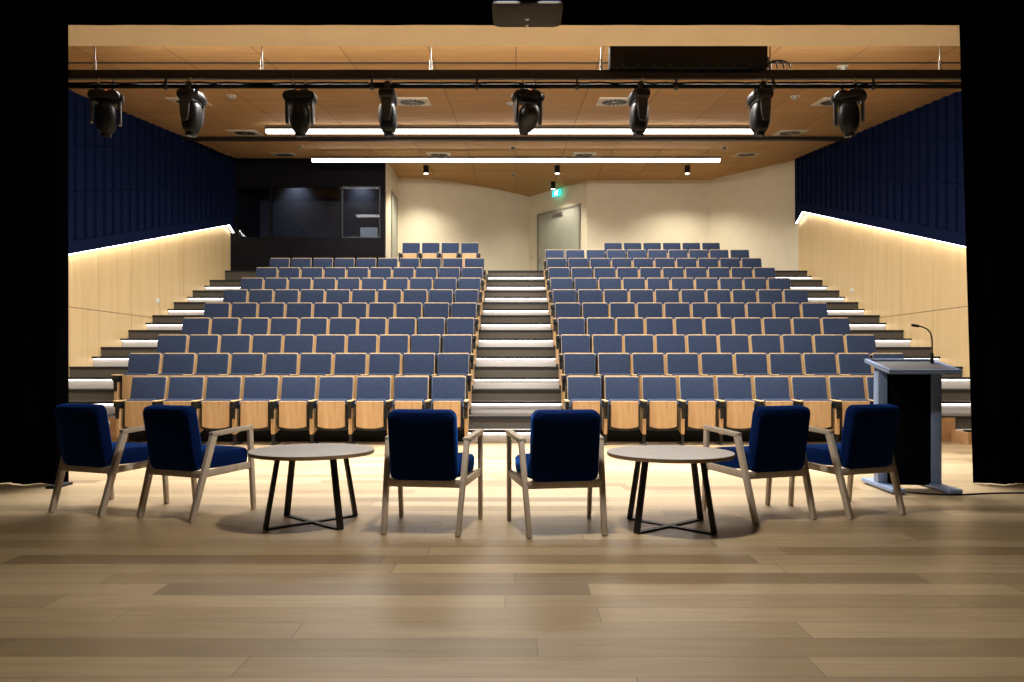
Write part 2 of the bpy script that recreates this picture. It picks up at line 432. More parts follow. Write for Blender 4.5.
# skirting is hidden by the seats; door in the angled wall
dd = (D1-D0).normalized(); nn = Vector((dd.y, -dd.x))   # facing the hall
ang = math.atan2(dd.y, dd.x)
dm = Matrix.Translation((D0.x, D0.y, L11)) @ Matrix.Rotation(ang, 4, 'Z')   # local x along wall, -y towards hall
t0, t1 = .53, 2.47
def wall_item(name, boxes, mat, parent=None):
    bm = new_bm()
    for b in boxes: add_box(bm, *b)
    bmesh.ops.transform(bm, matrix=dm, verts=bm.verts[:])
    return struct(name, bm, mat, parent)
dr = wall_item('door_1', [(t0, t1, -.02, .0, 0, 2.36)], M_door)
wall_item('door_frame', [(t0-.06, t0, -.04, 0, 0, 2.42), (t1, t1+.06, -.04, 0, 0, 2.42), (t0-.06, t1+.06, -.04, 0, 2.36, 2.42)], M_doorframe, dr)
wall_item('door_closer', [(t0+.75, t0+1.2, -.09, -.02, 2.22, 2.30), (t0+.5, t0+1.0, -.16, -.14, 2.32, 2.34)], M_steel, dr)
wall_item('door_handle', [(t0+.06, t0+.2, -.08, -.06, 1.0, 1.03), (t0+.05, t0+.1, -.06, -.02, .93, 1.1)], M_steel, dr)
# light switch beside the door
bm = new_bm(); add_box(bm, t0-.42, t0-.34, -.012, 0, 1.02, 1.14, .003); bmesh.ops.transform(bm, matrix=dm, verts=bm.verts[:])
tag(obj('light_switch', bm, M_steel), 'small dark switch plate on the cream wall beside the far door', 'switch')
# exit sign
pos = dm @ Vector((1.56, -.16, 2.89))
ex = thing('exit_sign', 'green illuminated running-man exit sign above the far door', 'sign', pos, ang)
bm = new_bm(); add_box(bm, -.19, .19, 0, .04, -.09, .10, .006); obj('sign_box', bm, M_exit, ex)
bm = new_bm()   # running man, arrow and doorway
add_cyl(bm, (-.03, -.002, .062), (-.03, .001, .062), .016, n=12)
for p, q in (((-.035,-.001,.042),(-.05,-.001,-.005)), ((-.05,-.001,-.005),(-.02,-.001,-.03)), ((-.02,-.001,-.03),(-.035,-.001,-.065)), ((-.05,-.001,-.005),(-.085,-.001,-.045)),
             ((-.035,-.001,.04),(.0,-.001,.022)), ((-.035,-.001,.04),(-.072,-.001,.03))):
    add_bar(bm, p, q, .004, .014, up=(0,1,0))
    add_bar(bm, p, q, .014, .004, up=(0,1,0))
add_box(bm, .03, .085, -.003, .001, -.07, .08)
obj('pictogram', bm, M_exitw, ex)
bm = new_bm(); add_cyl(bm, (0, .02, .09), (0, .02, 6.64-pos.z), .008); obj('hanger_rod', bm, M_steel, ex)

# control booth -----------------------------------------------------------
BX0, BX1, BY = -W, -3.50, 20.1
def bx2x(px, Y=BY): return (px-CX)*Y/F
def py2z(py, Y=BY): return H + (HY-py)*Y/F
wx0, wx1, wz0, wz1 = bx2x(236), bx2x(380.5), py2z(238), py2z(186)
bm = new_bm()
add_box(bm, BX0, BX1, BY, BY+.15, L11, wz0); add_box(bm, BX0, BX1, BY, BY+.15, wz1, TOPZ)
add_box(bm, BX0, wx0, BY, BY+.15, wz0, wz1); add_box(bm, wx1, BX1, BY, BY+.15, wz0, wz1)
struct('wall_booth', bm, M_booth)
bm = new_bm(); add_box(bm, BX1-.12, BX1, BY+.15, 22.5, L11, TOPZ); struct('wall_booth_side', bm, M_cream)
bm = new_bm(); add_box(bm, BX1-.115, BX1+.004, BY-.004, BY+.16, L11, TOPZ-.02); struct('trim_4', bm, M_booth)
bm = new_bm(); add_box(bm, BX0, BX1-.12, 22.4, 22.5, L11, TOPZ); struct('wall_booth_rear', bm, M_booth_in)
mull = [bx2x(270.5), bx2x(341.5)]
edges = [wx0, mull[0], mull[1], wx1]
for i, (a, b) in enumerate(zip(edges, edges[1:])):
    bm = new_bm(); f = .034
    y0, y1 = BY+.01, BY+.08
    add_box(bm, a, b, y0, y1, wz0, wz0+f, .004); add_box(bm, a, b, y0, y1, wz1-f, wz1, .004)
    add_box(bm, a, a+f, y0, y1, wz0+f, wz1-f, .004); add_box(bm, b-f, b, y0, y1, wz0+f, wz1-f, .004)
    w = struct('window_%d' % (i+1), bm, M_satin if i == 2 else M_booth)
    bm = new_bm(); add_box(bm, a+f, b-f, BY+.04, BY+.048, wz0+f, wz1-f); struct('window_pane', bm, M_glass, w)
# booth contents
bm = new_bm(); add_box(bm, BX0+.1, BX1-.2, BY+.25, BY+.95, wz0-.08, wz0-.04, .005)
dk = thing('control_desk', 'dark control desk running behind the booth window', 'desk')
obj('desktop', bm, M_plastic, dk)
bm = new_bm()
for x in (BX0+.2, (BX0+BX1)/2, BX1-.3): add_box(bm, x-.02, x+.02, BY+.3, BY+.9, L11, wz0-.08)
obj('desk_frame', bm, M_black, dk)
mon = thing('monitor', 'pale computer monitor inside the booth behind the right window pane', 'monitor', (bx2x(369, BY+.6), BY+.6, wz0-.04))
bm = new_bm(); add_box(bm, -.25, .25, -.02, .02, .09, .44, .01); obj('bezel', bm, M_satin, mon)
bm = new_bm(); add_box(bm, -.235, .235, -.026, -.018, .105, .425); obj('screen', bm, M_screen, mon)
bm = new_bm(); add_box(bm, -.03, .03, 0, .03, 0, .12); add_box(bm, -.12, .12, -.08, .08, 0, .012, .004); obj('stand', bm, M_black, mon)
mxr = thing('mixing_desk', 'sound mixing console on the booth desk behind the middle pane', 'mixer', (bx2x(321, BY+.5), BY+.5, wz0-.04))
bm = new_bm(); add_prism(bm, [(-.18, 0), (.22, 0), (.22, .17), (-.18, .05)], 0, -.33, .33, .01); obj('console', bm, M_steel, mxr)
bm = new_bm()
for i in range(14): add_box(bm, -.29+i*.044, -.275+i*.044, -.08, -.04, .06, .105, .003)
obj('faders', bm, M_plastic, mxr)
bm = new_bm(); add_box(bm, -.15, .15, -.1, .1, 0, .06, .005); tag(obj('paper_stack', bm, M_white, loc=(bx2x(294, BY+.45), BY+.45, wz0-.04)), 'small white stack of papers on the booth desk', 'papers')
tag_o = new_bm(); add_box(tag_o, -.05, .05, -.01, .01, -.14, .14, .01)
tag(obj('warning_light', tag_o, M_red, loc=(bx2x(253.5, 22.3), 22.38, py2z(211, 22.3))), 'small red indicator glowing deep behind the left booth pane', 'indicator')
# door into the booth
bm = new_bm(); add_box(bm, BX1, BX1+.02, 21.2, 22.05, L11, L11+2.35)
d2 = struct('door_2', bm, M_door)
bm = new_bm(); add_box(bm, BX1, BX1+.03, 21.12, 21.2, L11, L11+2.42); add_box(bm, BX1, BX1+.03, 22.05, 22.13, L11, L11+2.42); add_box(bm, BX1, BX1+.03, 21.2, 22.05, L11+2.35, L11+2.42)
struct('door_frame', bm, M_doorframe, d2)

# ------------------------------------------------------------------ auditorium seats
P = .53
def seat_master(right_end=False):
    t = thing('auditorium_seat', '', 'seat', group='tip-up auditorium seats')
    sw = .478
    # back shell : reclined plywood board
    HT = .946
    y0, z0, y1, z1 = -.135, .36, 0, HT
    v = Vector((0, y1-y0, z1-z0)); Ln = v.length; tilt = math.atan2(y1-y0, z1-z0)
    Mx = Matrix.Translation((0, y0, z0)) @ Matrix.Rotation(-tilt, 4, 'X')
    bm = new_bm(); add_prism(bm, [(p[0], p[1]+Ln/2) for p in rrect(sw, Ln, .02, 3)], 1, 0, .016, 0)
    bmesh.ops.transform(bm, matrix=Mx, verts=bm.verts[:])
    obj('backrest', bm, M_ply_edge, t)
    # back cushion
    def ring(w, h, r, y): return [(p[0], y, p[1] + Ln - .024 - .45/2) for p in rrect(w, h, r, 3)]
    bm = new_bm()
    add_loft(bm, [ring(.462, .44, .014, 0), ring(.470, .45, .014, -.012), ring(.470, .45, .016, -.034), ring(.458, .438, .02, -.046), ring(.40, .38, .03, -.052), ring(.26, .24, .05, -.054)])
    bmesh.ops.transform(bm, matrix=Mx, verts=bm.verts[:])
    obj('back_cushion', bm, M_seat, t)
    # tipped-up seat: plywood underside, cushion behind
    w = .375
    def pan(w, zt, zb, cz, dx=0):
        pts = [(-w/2, zt), (w/2, zt)]
        n = 10
        for i in range(n+1):
            a = i/n; x = w/2 - w*a; pts.append((x, zb + cz*(abs(2*a-1))**2.5))
        return pts
    bm = new_bm(); add_prism(bm, pan(w, .604, .226, .028), 1, -.345, -.325, .004, 1)
    obj('seat', bm, M_ply, t)
    bm = new_bm(); add_prism(bm, pan(w+.05, .57, .192, .035), 1, -.327, -.30, .006, 1)
    obj('seat_rim', bm, M_black, t)
    bm = new_bm()
    add_loft(bm, [[(p[0], y, p[1]+.415) for p in rrect(ww, hh, .05, 4)] for y, ww, hh in ((-.305, .42, .38), (-.285, .44, .422), (-.24, .44, .432), (-.21, .40, .38))])
    obj('seat_cushion', bm, M_seat, t)
    return t
def standard(parent, x, end=False):
    """armrest, post and leg between two seats (or at a row end)"""
    bm = new_bm(); add_box(bm, x-.026, x+.026, -.455, -.03, .598, .617, .005, 2)
    obj('armrest', bm, M_ply_edge, parent)
    bm = new_bm(); add_prism(bm, [(-.448, .595), (-.448, .535), (-.40, .515), (-.40, .37), (-.388, .36), (-.375, .50), (-.12, .52), (-.12, .595)], 0, x-.024, x+.024)
    obj('arm_bracket', bm, M_black, parent)
    bm = new_bm()
    lo = .10 if end else .15
    add_prism(bm, [(-.40, .555), (-.05, .555), (-.09, lo+.05), (-.30, lo), (-.385, lo)], 0, x-.02, x+.02, .003, 1)
    obj('side_panel', bm, M_ply, parent)
    bm = new_bm(); add_box(bm, x-.017, x+.017, -.36, -.30, .02, lo+.03); add_box(bm, x-.022, x+.022, -.39, -.06, 0, .022, .004, 1)
    obj('leg', bm, M_black, parent)
def seat_variant(left, right):
    t = seat_master()
    standard(t, P/2, right)
    if left: standard(t, -P/2, left == 2)
    return t
V_mid = seat_variant(0, False)
V_lend = seat_variant(2, False)
V_rend = seat_variant(0, True)
used = set()
def place(v, loc, label):
    if v.name not in used:
        used.add(v.name); v.location = loc; v['label'] = label; return v
    return dup(v, loc, None, label)
for k in range(1, NR+1):
    blocks = []
    li = {1: -.685, 2: -.70, 3: -.715, 4: -.73, 5: -.74}.get(k, -.75); ri = {1: .70, 2: .715}.get(k, .73)
    if k == 1: blocks = [('left', li-9*P, 9), ('right', ri, 9)]
    elif k <= 9: blocks = [('left', li-10*P, 10), ('right', ri, 10)]
    elif k == 10: blocks = [('right', .73, 10)]
    else: blocks = [('left', -3.10, 4), ('right', 2.36, 6)]
    rowtxt = 'front row' if k == 1 else ('%s row from the front' % ORD[k-1]) if k < 11 else 'rearmost row'
    for side, xs, n in blocks:
        for i in range(n):
            v = V_lend if i == 0 else V_rend if i == n-1 else V_mid
            j = (n-1-i) if side == 'left' else i
            lab = 'blue tip-up seat, %s, %s block, %s from centre aisle' % (rowtxt, side, ORD[j])
            place(v, (xs + P*(i+.5), rowY(k), lev(k)+SINK[k]), lab)

# ------------------------------------------------------------------ armchairs
def armchair():
    t = thing('armchair', '', 'armchair', group='blue armchairs on the stage')
    for s in (-1, 1):
        bm = new_bm(); add_bar(bm, (s*.245, -.28, 0), (s*.268, -.095, .605), .032, .042, up=(0,1,0), bev=.005, w2=.036, d2=.05)
        obj('leg', bm, M_ash, t)
        bm = new_bm(); add_bar(bm, (s*.29, .285, 0), (s*.298, .235, .632), .028, .034, up=(0,1,0), bev=.005, w2=.032, d2=.044)
        obj('leg', bm, M_ash, t)
        bm = new_bm(); add_bar(bm, (s*.264, -.122, .603), (s*.298, .258, .632), .046, .034, bev=.007)
        obj('armrest', bm, M_ash, t)
        bm = new_bm(); add_bar(bm, (s*.252, -.20, .325), (s*.29, .262, .345), .026, .05, bev=.004)
        obj('side_rail', bm, M_ash, t)
    bm = new_bm(); add_box(bm, -.25, .25, -.205, -.178, .30, .352, .004); obj('rear_rail', bm, M_ash, t)
    bm = new_bm(); add_box(bm, -.28, .28, .225, .25, .31, .355, .004); obj('front_rail', bm, M_ash, t)
    # seat cushion
    bm = new_bm()
    def ring(z, ins):
        pts = []
        for (x, y) in ((.255-ins, .285-ins), (-.255+ins, .285-ins), (-.225+ins, -.15+ins), (.225-ins, -.15+ins)): pts.append((x, y))
        out = []; r = .045
        for i in range(4):
            p = Vector(pts[i]); a = (Vector(pts[i-1])-p).normalized(); b = (Vector(pts[(i+1)%4])-p).normalized()
            for k in range(6):
                f = k/5; q = p + a*r*(1-f)**2 + b*r*f**2; out.append((q.x, q.y, z))
        return out
    add_loft(bm, [ring(.352, .02), ring(.36, .006), ring(.40, 0), ring(.448, 0), ring(.468, .012), ring(.478, .04), ring(.484, .10)])
    obj('seat', bm, M_royal, t)
    # back cushion: rounded slab, leaning back
    y0, z0, y1, z1 = -.165, .345, -.248, .808
    Ln = math.hypot(y1-y0, z1-z0); tilt = math.atan2(y1-y0, z1-z0)
    Mx = Matrix.Translation((0, y0, z0)) @ Matrix.Rotation(-tilt, 4, 'X')
    bm = new_bm()
    def br(y, ins, r): return [(p[0], y, p[1]+Ln/2) for p in rrect(.448-2*ins, Ln-2*ins, r, 6)]
    add_loft(bm, [br(-.055, .10, .03), br(-.052, .03, .045), br(-.045, .010, .05), br(-.030, 0, .052), br(.026, 0, .052), br(.040, .010, .05), br(.047, .03, .045), br(.05, .10, .03)])
    bmesh.ops.transform(bm, matrix=Mx, verts=bm.verts[:])
    obj('backrest', bm, M_royal, t)
    return t
A = armchair()
spots = [(-3.14, 5.817, -20.5, 'blue armchair with pale wooden frame, nearest the left curtain'),
         (-2.38, 5.61, -22.5, 'blue wooden-framed armchair close beside the left round table, on its curtain side'),
         (-.578, 5.14, -7.5, 'blue wooden-framed armchair left of the aisle, on the inner side of left table'),
         (.283, 5.096, 9.2, 'blue wooden-framed armchair right of the aisle, on the inner side of right table'),
         (1.794, 5.553, 19.5, 'blue wooden-framed armchair touching the right round table on its lectern side'),
         (2.519, 5.736, 20.5, 'blue armchair with pale wooden frame directly in front of the lectern')]
for i, (x, y, a, lab) in enumerate(spots):
    if i == 0: A.location = (x, y, 0); A.rotation_euler = (0, 0, R(a)); A['label'] = lab
    else: dup(A, (x, y, 0), R(a), lab)

# ------------------------------------------------------------------ coffee tables
def coffee_table():
    t = thing('coffee_table', '', 'coffee table', group='round coffee tables')
    rt = .425
    bm = new_bm(); add_lathe(bm, [(.0001, .505), (rt-.004, .505), (rt, .5085), (rt, .5092), (rt-.001, .51), (.0001, .51)], n=96); obj('tabletop', bm, M_tabletop, t)
    bm = new_bm(); add_lathe(bm, [(.0001, .484), (rt-.004, .484), (rt, .487), (rt, .5045), (.0001, .5045)], n=96); obj('table_edge', bm, M_table_edge, t)
    for sx in (-1, 1):
        for sy in (-1, 1):
            bm = new_bm(); add_bar(bm, (sx*.25, sy*.235, .004), (sx*.185, sy*.175, .484), .045, .018, up=(sx*.7, sy*.7, 0), bev=.002)
            obj('leg', bm, M_black, t)
    for s in (-1, 1):
        bm = new_bm(); add_bar(bm, (-.252, -s*.237, .006+.0005*s), (.252, s*.237, .006+.0005*s), .045, .011, bev=.002); obj('base_bar', bm, M_black, t)
        bm = new_bm(); add_bar(bm, (-.20, -s*.19, .476+.0005*s), (.20, s*.19, .476+.0005*s), .04, .012, bev=.002); obj('top_bar', bm, M_black, t)
    return t
T = coffee_table(); T.location = (-1.42, 5.266, 0); T['label'] = 'round coffee table with black crossed base, left of the aisle'
dup(T, (1.048, 5.14, 0), R(-3), 'round coffee table with black crossed base, right of the aisle')

# ------------------------------------------------------------------ lectern
lec = thing('lectern', 'blue-grey metal lectern with dark panel standing beside the right curtain', 'lectern', (3.495, 6.68, 0), R(-3))
for s in (-1, 1):
    bm = new_bm(); add_box(bm, s*.235-.04, s*.235+.04, .02, .12, .05, 1.045, .004); obj('post', bm, M_lectern, lec)
    bm = new_bm(); add_box(bm, s*.235-.055, s*.235+.055, -.30, .36, .012, .05, .008); obj('foot', bm, M_lectern, lec)
    bm = new_bm()
    for yy in (-.26, .32): add_cyl(bm, (s*.235, yy, 0), (s*.235, yy, .013), .025)
    obj('glide', bm, M_black, lec)
bm = new_bm(); add_box(bm, -.196, .196, .05, .075, .03, 1.05, .002); obj('front_panel', bm, M_lecpanel, lec)
# sloping top: rim frame + inset, tilts down towards the speaker
tl = .190
Mt = Matrix.Translation((.012, -.235, 1.03)) @ Matrix.Scale(.955, 4, (1,0,0)) @ Matrix.Rotation(tl, 4, 'X')
bm = new_bm()
for b in ((-.32, .32, 0, .03, -.005, .03), (-.32, .32, .495, .525, -.005, .03), (-.32, -.29, .03, .495, -.005, .03), (.29, .32, .03, .495, -.005, .03)): add_box(bm, *b, .003, 1)
add_box(bm, -.30, .30, .01, .51, -.012, .004)
bmesh.ops.transform(bm, matrix=Mt, verts=bm.verts[:]); obj('top_tray', bm, M_lectern, lec)
bm = new_bm(); add_box(bm, -.289, .289, .031, .494, .004, .012); bmesh.ops.transform(bm, matrix=Mt, verts=bm.verts[:]); obj('writing_surface', bm, M_leather, lec)
bm = new_bm(); add_cyl(bm, (-.23, .28, 1.12), (-.23, .28, 1.19), .012); obj('indicator_stub', bm, M_black, lec)
mic = thing('microphone', 'black gooseneck microphone curving over the lectern top', 'microphone', (3.495+.262, 6.68+.14, 1.108), R(-3))
bm = new_bm(); add_cyl(bm, (0,0,0), (0,0,.10), .017, .014); obj('base', bm, M_black, mic)
bm = new_bm()
pts = [(0,0,.09), (.002,0,.17), (0,0,.23), (-.012,0,.28), (-.04,0,.315), (-.08,0,.335), (-.115,0,.343)]
add_tube(bm, pts, .0065, 8); obj('gooseneck', bm, M_black, mic)
bm = new_bm(); add_lathe(bm, [(.002,0), (.011,.004), (.013,.02), (.013,.06), (.009,.07)], (-.112,0,.342), 16, Matrix.Rotation(R(-80), 4, 'Y')); obj('capsule', bm, M_black, mic)
bm = new_bm()
pts = [(3.30,6.72,.012), (3.34,6.52,.008), (3.5,6.40,.008), (3.75,6.36,.008), (4.0,6.42,.008), (4.3,6.45,.008), (4.7,6.42,.008), (5.2,6.40,.008)]
def catmull(pts, n=8):
    pts = [Vector(p) for p in pts]; out = []
    for i in range(len(pts)-1):
        p0, p1, p2, p3 = pts[max(i-1,0)], pts[i], pts[i+1], pts[min(i+2, len(pts)-1)]
        for k in range(n):
            u = k/n; out.append(.5*((2*p1) + (p2-p0)*u + (2*p0-5*p1+4*p2-p3)*u*u + (3*p1-p0-3*p2+p3)*u**3))
    return out + [pts[-1]]
add_tube(bm, catmull(pts), .0075, 6)
tag(obj('power_cable', bm, M_black), 'black cable lying on the floor from lectern to right curtain', 'cable')

# ------------------------------------------------------------------ stage drapes
def drape(name, label, x0, x1, y, z0, z1, amp, pitch, lean=0, ph=0):
    bm = new_bm(); n = int(abs(x1-x0)/.02); rows = []
    nz = 8
    for j in range(nz+1):
        f = j/nz; z = z0 + (z1-z0)*f; row = []
        for i in range(n+1):
            u = i/n; x = x0 + (x1-x0)*u
            a = 2*PI*(x-x0)/pitch + ph
            w = math.sin(a + .6*math.sin(a*.37+1)) + .35*math.sin(2.3*a+1)
            xx = x + lean*(1-f)*(1-u if lean > 0 else 1-u)
            row.append(bm.verts.new((xx, y + amp*w*(1-.25*f), z + (.005*math.sin(a*.5) if j == 0 and z0 < 1 else 0))))
        rows.append(row)
    for a, b in zip(rows, rows[1:]):
        for i in range(n): bm.faces.new((a[i], a[i+1], b[i+1], b[i]))
    r = bmesh.ops.solidify(bm, geom=bm.faces[:], thickness=.012)
    return tag(obj(name, bm, M_curtain), label, 'curtain')
drape('stage_curtain', 'tall black stage curtain hanging in folds behind the leftmost armchairs', -4.14, -8.6, 6.95, .006, 6.2, .05, .33)
drape('stage_curtain', 'tall black stage curtain hanging in folds beside the lectern', 4.04, 8.6, 6.95, .006, 6.2, .05, .34, lean=.19)
drape('border_curtain', 'black horizontal border drape across the top of the stage opening', -8.6, 8.6, 7.12, 4.305, 6.25, .004, .9)
bm = new_bm(); add_box(bm, -.05, .05, -.14, .12, 0, .025, .008)
tag(obj('curtain_weight', bm, M_plastic, loc=(-4.13, 6.84, 0)), 'dark floor weight at the foot of the left curtain', 'weight')

# ------------------------------------------------------------------ projector
pj = thing('projector', 'grey projector hanging from above at top centre of the stage opening', 'projector', (.0755, 5.03, 3.42))
bm = new_bm()
add_loft(bm, [[(p[0], p[1], z) for p in rrect(.464-i, .34-i, .04, 4)] for z, i in ((0, .03), (.008, .006), (.016, 0), (.022, 0))])
obj('underside', bm, M_proj, pj)
bm = new_bm(); add_loft(bm, [[(p[0], p[1], z) for p in rrect(.464-i, .34-i, .04, 4)] for z, i in ((.022, .012), (.15, .012), (.165, .04))]); obj('housing', bm, M_projblue, pj)
bm = new_bm(); add_lathe(bm, [(.07, 0), (.075, .02), (.07, .05), (.05, .052), (.045, .03)], (0, -.155, .10), 32, Matrix.Rotation(R(90), 4, 'X')); obj('lens', bm, M_black, pj)
bm = new_bm()
for i in range(8): add_box(bm, -.17+i*.012, -.164+i*.012, -.168, -.16, .055, .09)
obj('vent', bm, M_black, pj)
bm = new_bm(); add_cyl(bm, (0, .03, -.006), (0, .03, .004), .014); add_cyl(bm, (0, .125, -.006), (0, .125, .004), .010); obj('foot_screw', bm, M_steel, pj)
bm = new_bm(); add_cyl(bm, (0, 0, .16), (0, 0, 6.3-3.42), .025); add_box(bm, -.1, .1, -.1, .1, .165, .18); obj('mount_pole', bm, M_black, pj)

# ------------------------------------------------------------------ lighting bar
BYY = 9.1
def bz(py): return H + (HY-py)*BYY/F
lb = thing('lighting_bar', 'long black lighting rail and pipe spanning the hall under the ceiling', 'lighting bar')
bm = new_bm(); add_box(bm, -7.2, 7.2, BYY-.03, BYY+.03, bz(79.2), bz(70.5), .004); obj('rail', bm, M_black, lb)
zp = bz(86.3)
bm = new_bm(); add_cyl(bm, (-7.2, BYY, zp), (7.2, BYY, zp), .026, n=14)
obj('pipe', bm, M_stagewall, lb)
for x in (95, 262, 431, 601, 770, 940):
    bm = new_bm(); X = (x-CX)*BYY/F; add_cyl(bm, (X, BYY, bz(71)), (X, BYY, ceilz(BYY)), .009, n=8); add_cyl(bm, (X, BYY, bz(71)), (X, BYY, bz(60)), .018, n=10)
    obj('hanger_rod', bm, M_steel, lb)
for x in (166, 372, 477, 577, 676, 773, 873):
    bm = new_bm(); X = (x-CX)*BYY/F; add_box(bm, X-.012, X+.012, BYY-.015, BYY+.015, zp, bz(79)); add_cyl(bm, (X-.02, BYY, zp), (X+.02, BYY, zp), .042)
    obj('pipe_bracket', bm, M_black, lb)
bm = new_bm()
X = -7.0; pts = []
while X < 7.0:
    pts.append((X, BYY-.02, zp+.028+.012*random.random())); X += .16
add_tube(bm, catmull(pts, 3), .011, 6); obj('cable', bm, M_stagewall, lb)
bm = new_bm()
for i in range(60):
    X = -7.0 + i*.24
    add_cyl(bm, (X, BYY-.034, bz(75)), (X, BYY-.028, bz(75)), .012, n=8)
obj('rail_bolts', bm, M_satin, lb)
# black case on the rail
cs = thing('screen_case', 'long black perforated case sitting on the lighting rail, right of centre', 'case', ((687-CX)*BYY/F, BYY, bz(70.4)))
hw = 78*BYY/F
bm = new_bm(); add_box(bm, -hw, hw, -.10, .10, 0, bz(46)-bz(70.4), .008); obj('housing', bm, M_plastic, cs)
bm = new_bm()
for i in range(9): add_cyl(bm, (-hw+.16+i*.19, -.106, .03), (-hw+.16+i*.19, -.098, .03), .013, n=10)
obj('screws', bm, M_satin, cs)
bm = new_bm(); add_box(bm, hw-.01, hw+.03, -.06, .06, .02, .14, .005); obj('end_plate', bm, M_black, cs)
for i, dx in enumerate((.10, .18, .26)):
    bm = new_bm(); a = hw+.02
    add_tube(bm, catmull([(a, -.08, .05), (a+dx*.5, -.085, .085), (a+dx*.9, -.085, .05), (a+dx, -.08, -.01)]), .009, 6)
    obj('cable', bm, M_black, cs)

# moving-head stage lights
def mover_meshes():
    t = thing('moving_head_light', '', 'stage light', group='moving-head stage lights on the rail')
    # origin: pipe centre. base hangs just under
    for s in (-1, 1):
        bm = new_bm(); add_cyl(bm, (s*.075-.014, 0, 0), (s*.075+.014, 0, 0), .037, n=16); add_box(bm, s*.075-.012, s*.075+.012, -.022, .022, -.06, -.03, .003)
        c = obj('clamp', bm, M_black, t)
        bm = new_bm(); add_cyl(bm, (s*.075, -.045, .02), (s*.075, -.03, .075), .007, n=8); add_cyl(bm, (s*.075-.016, -.045, .02), (s*.075+.016, -.045, .02), .009, n=8)
        obj('wing_bolt', bm, M_steel, c)
        bm = new_bm(); add_lathe(bm, [(.03, -.09), (.055, -.08), (.062, -.03), (.062, .03), (.055, .08), (.03, .09)], (s*.135, 0, -.135), 18, Matrix.Rotation(R(90), 4, 'X')); obj('bumper', bm, M_plastic, t)
    bm = new_bm()
    add_loft(bm, [[(p[0], p[1], z) for p in rrect(w, d, .03, 3)] for z, w, d in ((-.055, .18, .14), (-.065, .24, .17), (-.10, .32, .20), (-.14, .33, .20), (-.165, .26, .17))])
    obj('base', bm, M_plastic, t)
    bm = new_bm(); add_box(bm, -.01, .02, -.09, -.082, -.088, -.068); obj('indicator', bm, M_orange, t)
    yk = new_bm()
    add_loft(yk, [[(p[0], p[1], z) for p in rrect(w, d, .03, 3)] for z, w, d in ((-.155, .22, .13), (-.17, .31, .14), (-.20, .34, .14), (-.215, .33, .13))])
    y = obj('yoke', yk, M_plastic, t)
    for s in (-1, 1):
        bm = new_bm()
        add_loft(bm, [[(p[0]+s*.15, p[1], z) for p in rrect(.035, d, .014, 3)] for z, d in ((-.19, .13), (-.26, .13), (-.36, .115), (-.44, .085), (-.455, .06))])
        obj('yoke_arm', bm, M_satin, y)
    return t
def mover_head(tilt, parent):
    bm = new_bm(); prof = [(.19, .09, .09), (.17, .16, .15), (.12, .215, .20), (.04, .24, .22), (-.05, .235, .21), (-.12, .20, .185), (-.165, .15, .15), (-.172, .125, .125), (-.215, .118, .118)]
    add_loft(bm, [[(p[0], p[1], z) for p in rrect(w, d, min(w, d)*.4, 5)] for z, w, d in prof])
    ln = new_bm(); add_lathe(ln, [(.056, -.216), (.056, -.208), (.001, -.203)], n=24)
    rb = new_bm()
    for i in range(5): add_box(rb, -.119, .119, -.05, .05, .0+i*.02, .008+i*.02, .002, 1)
    Mx = Matrix.Translation((0, 0, -.385)) @ Matrix.Rotation(tilt, 4, 'X')
    for b in (bm, ln, rb): bmesh.ops.transform(b, matrix=Mx, verts=b.verts[:])
    h = obj('lamp_head', bm, M_satin2, parent); obj('lens', ln, M_lens, h); obj('cooling_fins', rb, M_plastic, h)
M_lens = noise_mat('dark_lens_glass', (.01,.01,.012), (.014,.014,.017), .15, nscale=10)
M_satin2 = noise_mat('dark_satin_plastic', (.004,.004,.0048), (.006,.006,.007), .45, nscale=20, spec=.22)
heads = [(106, 25, 12, 'big black stage light at the left end of the lighting rail'),
         (192, 80, 4, 'narrow black stage light hanging second from the left curtain'),
         (300, 2, 6, 'black stage light facing forward between yoke arms, third from left curtain'),
         (388, 92, -3, 'narrow black stage light side-on, just left of the centre one'),
         (528, 18, 58, 'black stage light tilted up showing a gap under its yoke, near centre'),
         (639, 97, 2, 'narrow black stage light under the left end of the black case'),
         (760, 98, 3, 'narrow black stage light under the right end of the black case'),
         (849, -32, 10, 'big black stage light at the right end of the lighting rail')]
base = mover_meshes()
for i, (px, yaw, tilt, lab) in enumerate(heads):
    loc = ((px-CX)*BYY/F, BYY, zp)
    if i == 0: o = base; src = None
    else: o = dup(base, loc, R(yaw), lab, skip=('lamp_head',))
    o.location = loc; o.rotation_euler = (0, 0, R(yaw)); o['label'] = lab
    if i: mover_head(R(tilt), o)
mover_head(R(heads[0][2]), base)

# ------------------------------------------------------------------ ceiling fittings
for y, x0, x1, zc, lab in ((15.7, -5.2, 4.98, None, 'long white linear pendant light, nearer and longer-looking of the two'), (18.75, -5.07, 5.07, None, 'long white linear pendant light, farther one behind the black ceiling track')):
    z = H + (HY - (130.5 if y < 17 else 159.5))*y/F
    p = thing('linear_pendant', lab, 'pendant light', ((x0+x1)/2, y, z), 0, 'linear pendant lights')
    hl = (x1-x0)/2
    bm = new_bm(); add_box(bm, -hl, hl, -.062, .062, .012, .06, .003); obj('housing', bm, M_satin, p)
    bm = new_bm(); add_box(bm, -hl+.01, hl-.01, -.055, .055, -.055, .012, .004); obj('diffuser', bm, M_led_pend, p)
    for i in range(9):
        X = -hl+.3+i*(2*hl-.6)/8
        bm = new_bm(); add_cyl(bm, (X, 0, .05), (X, 0, ceilz(y)-z+.02), .004, n=6); obj('hanger', bm, M_black, p)

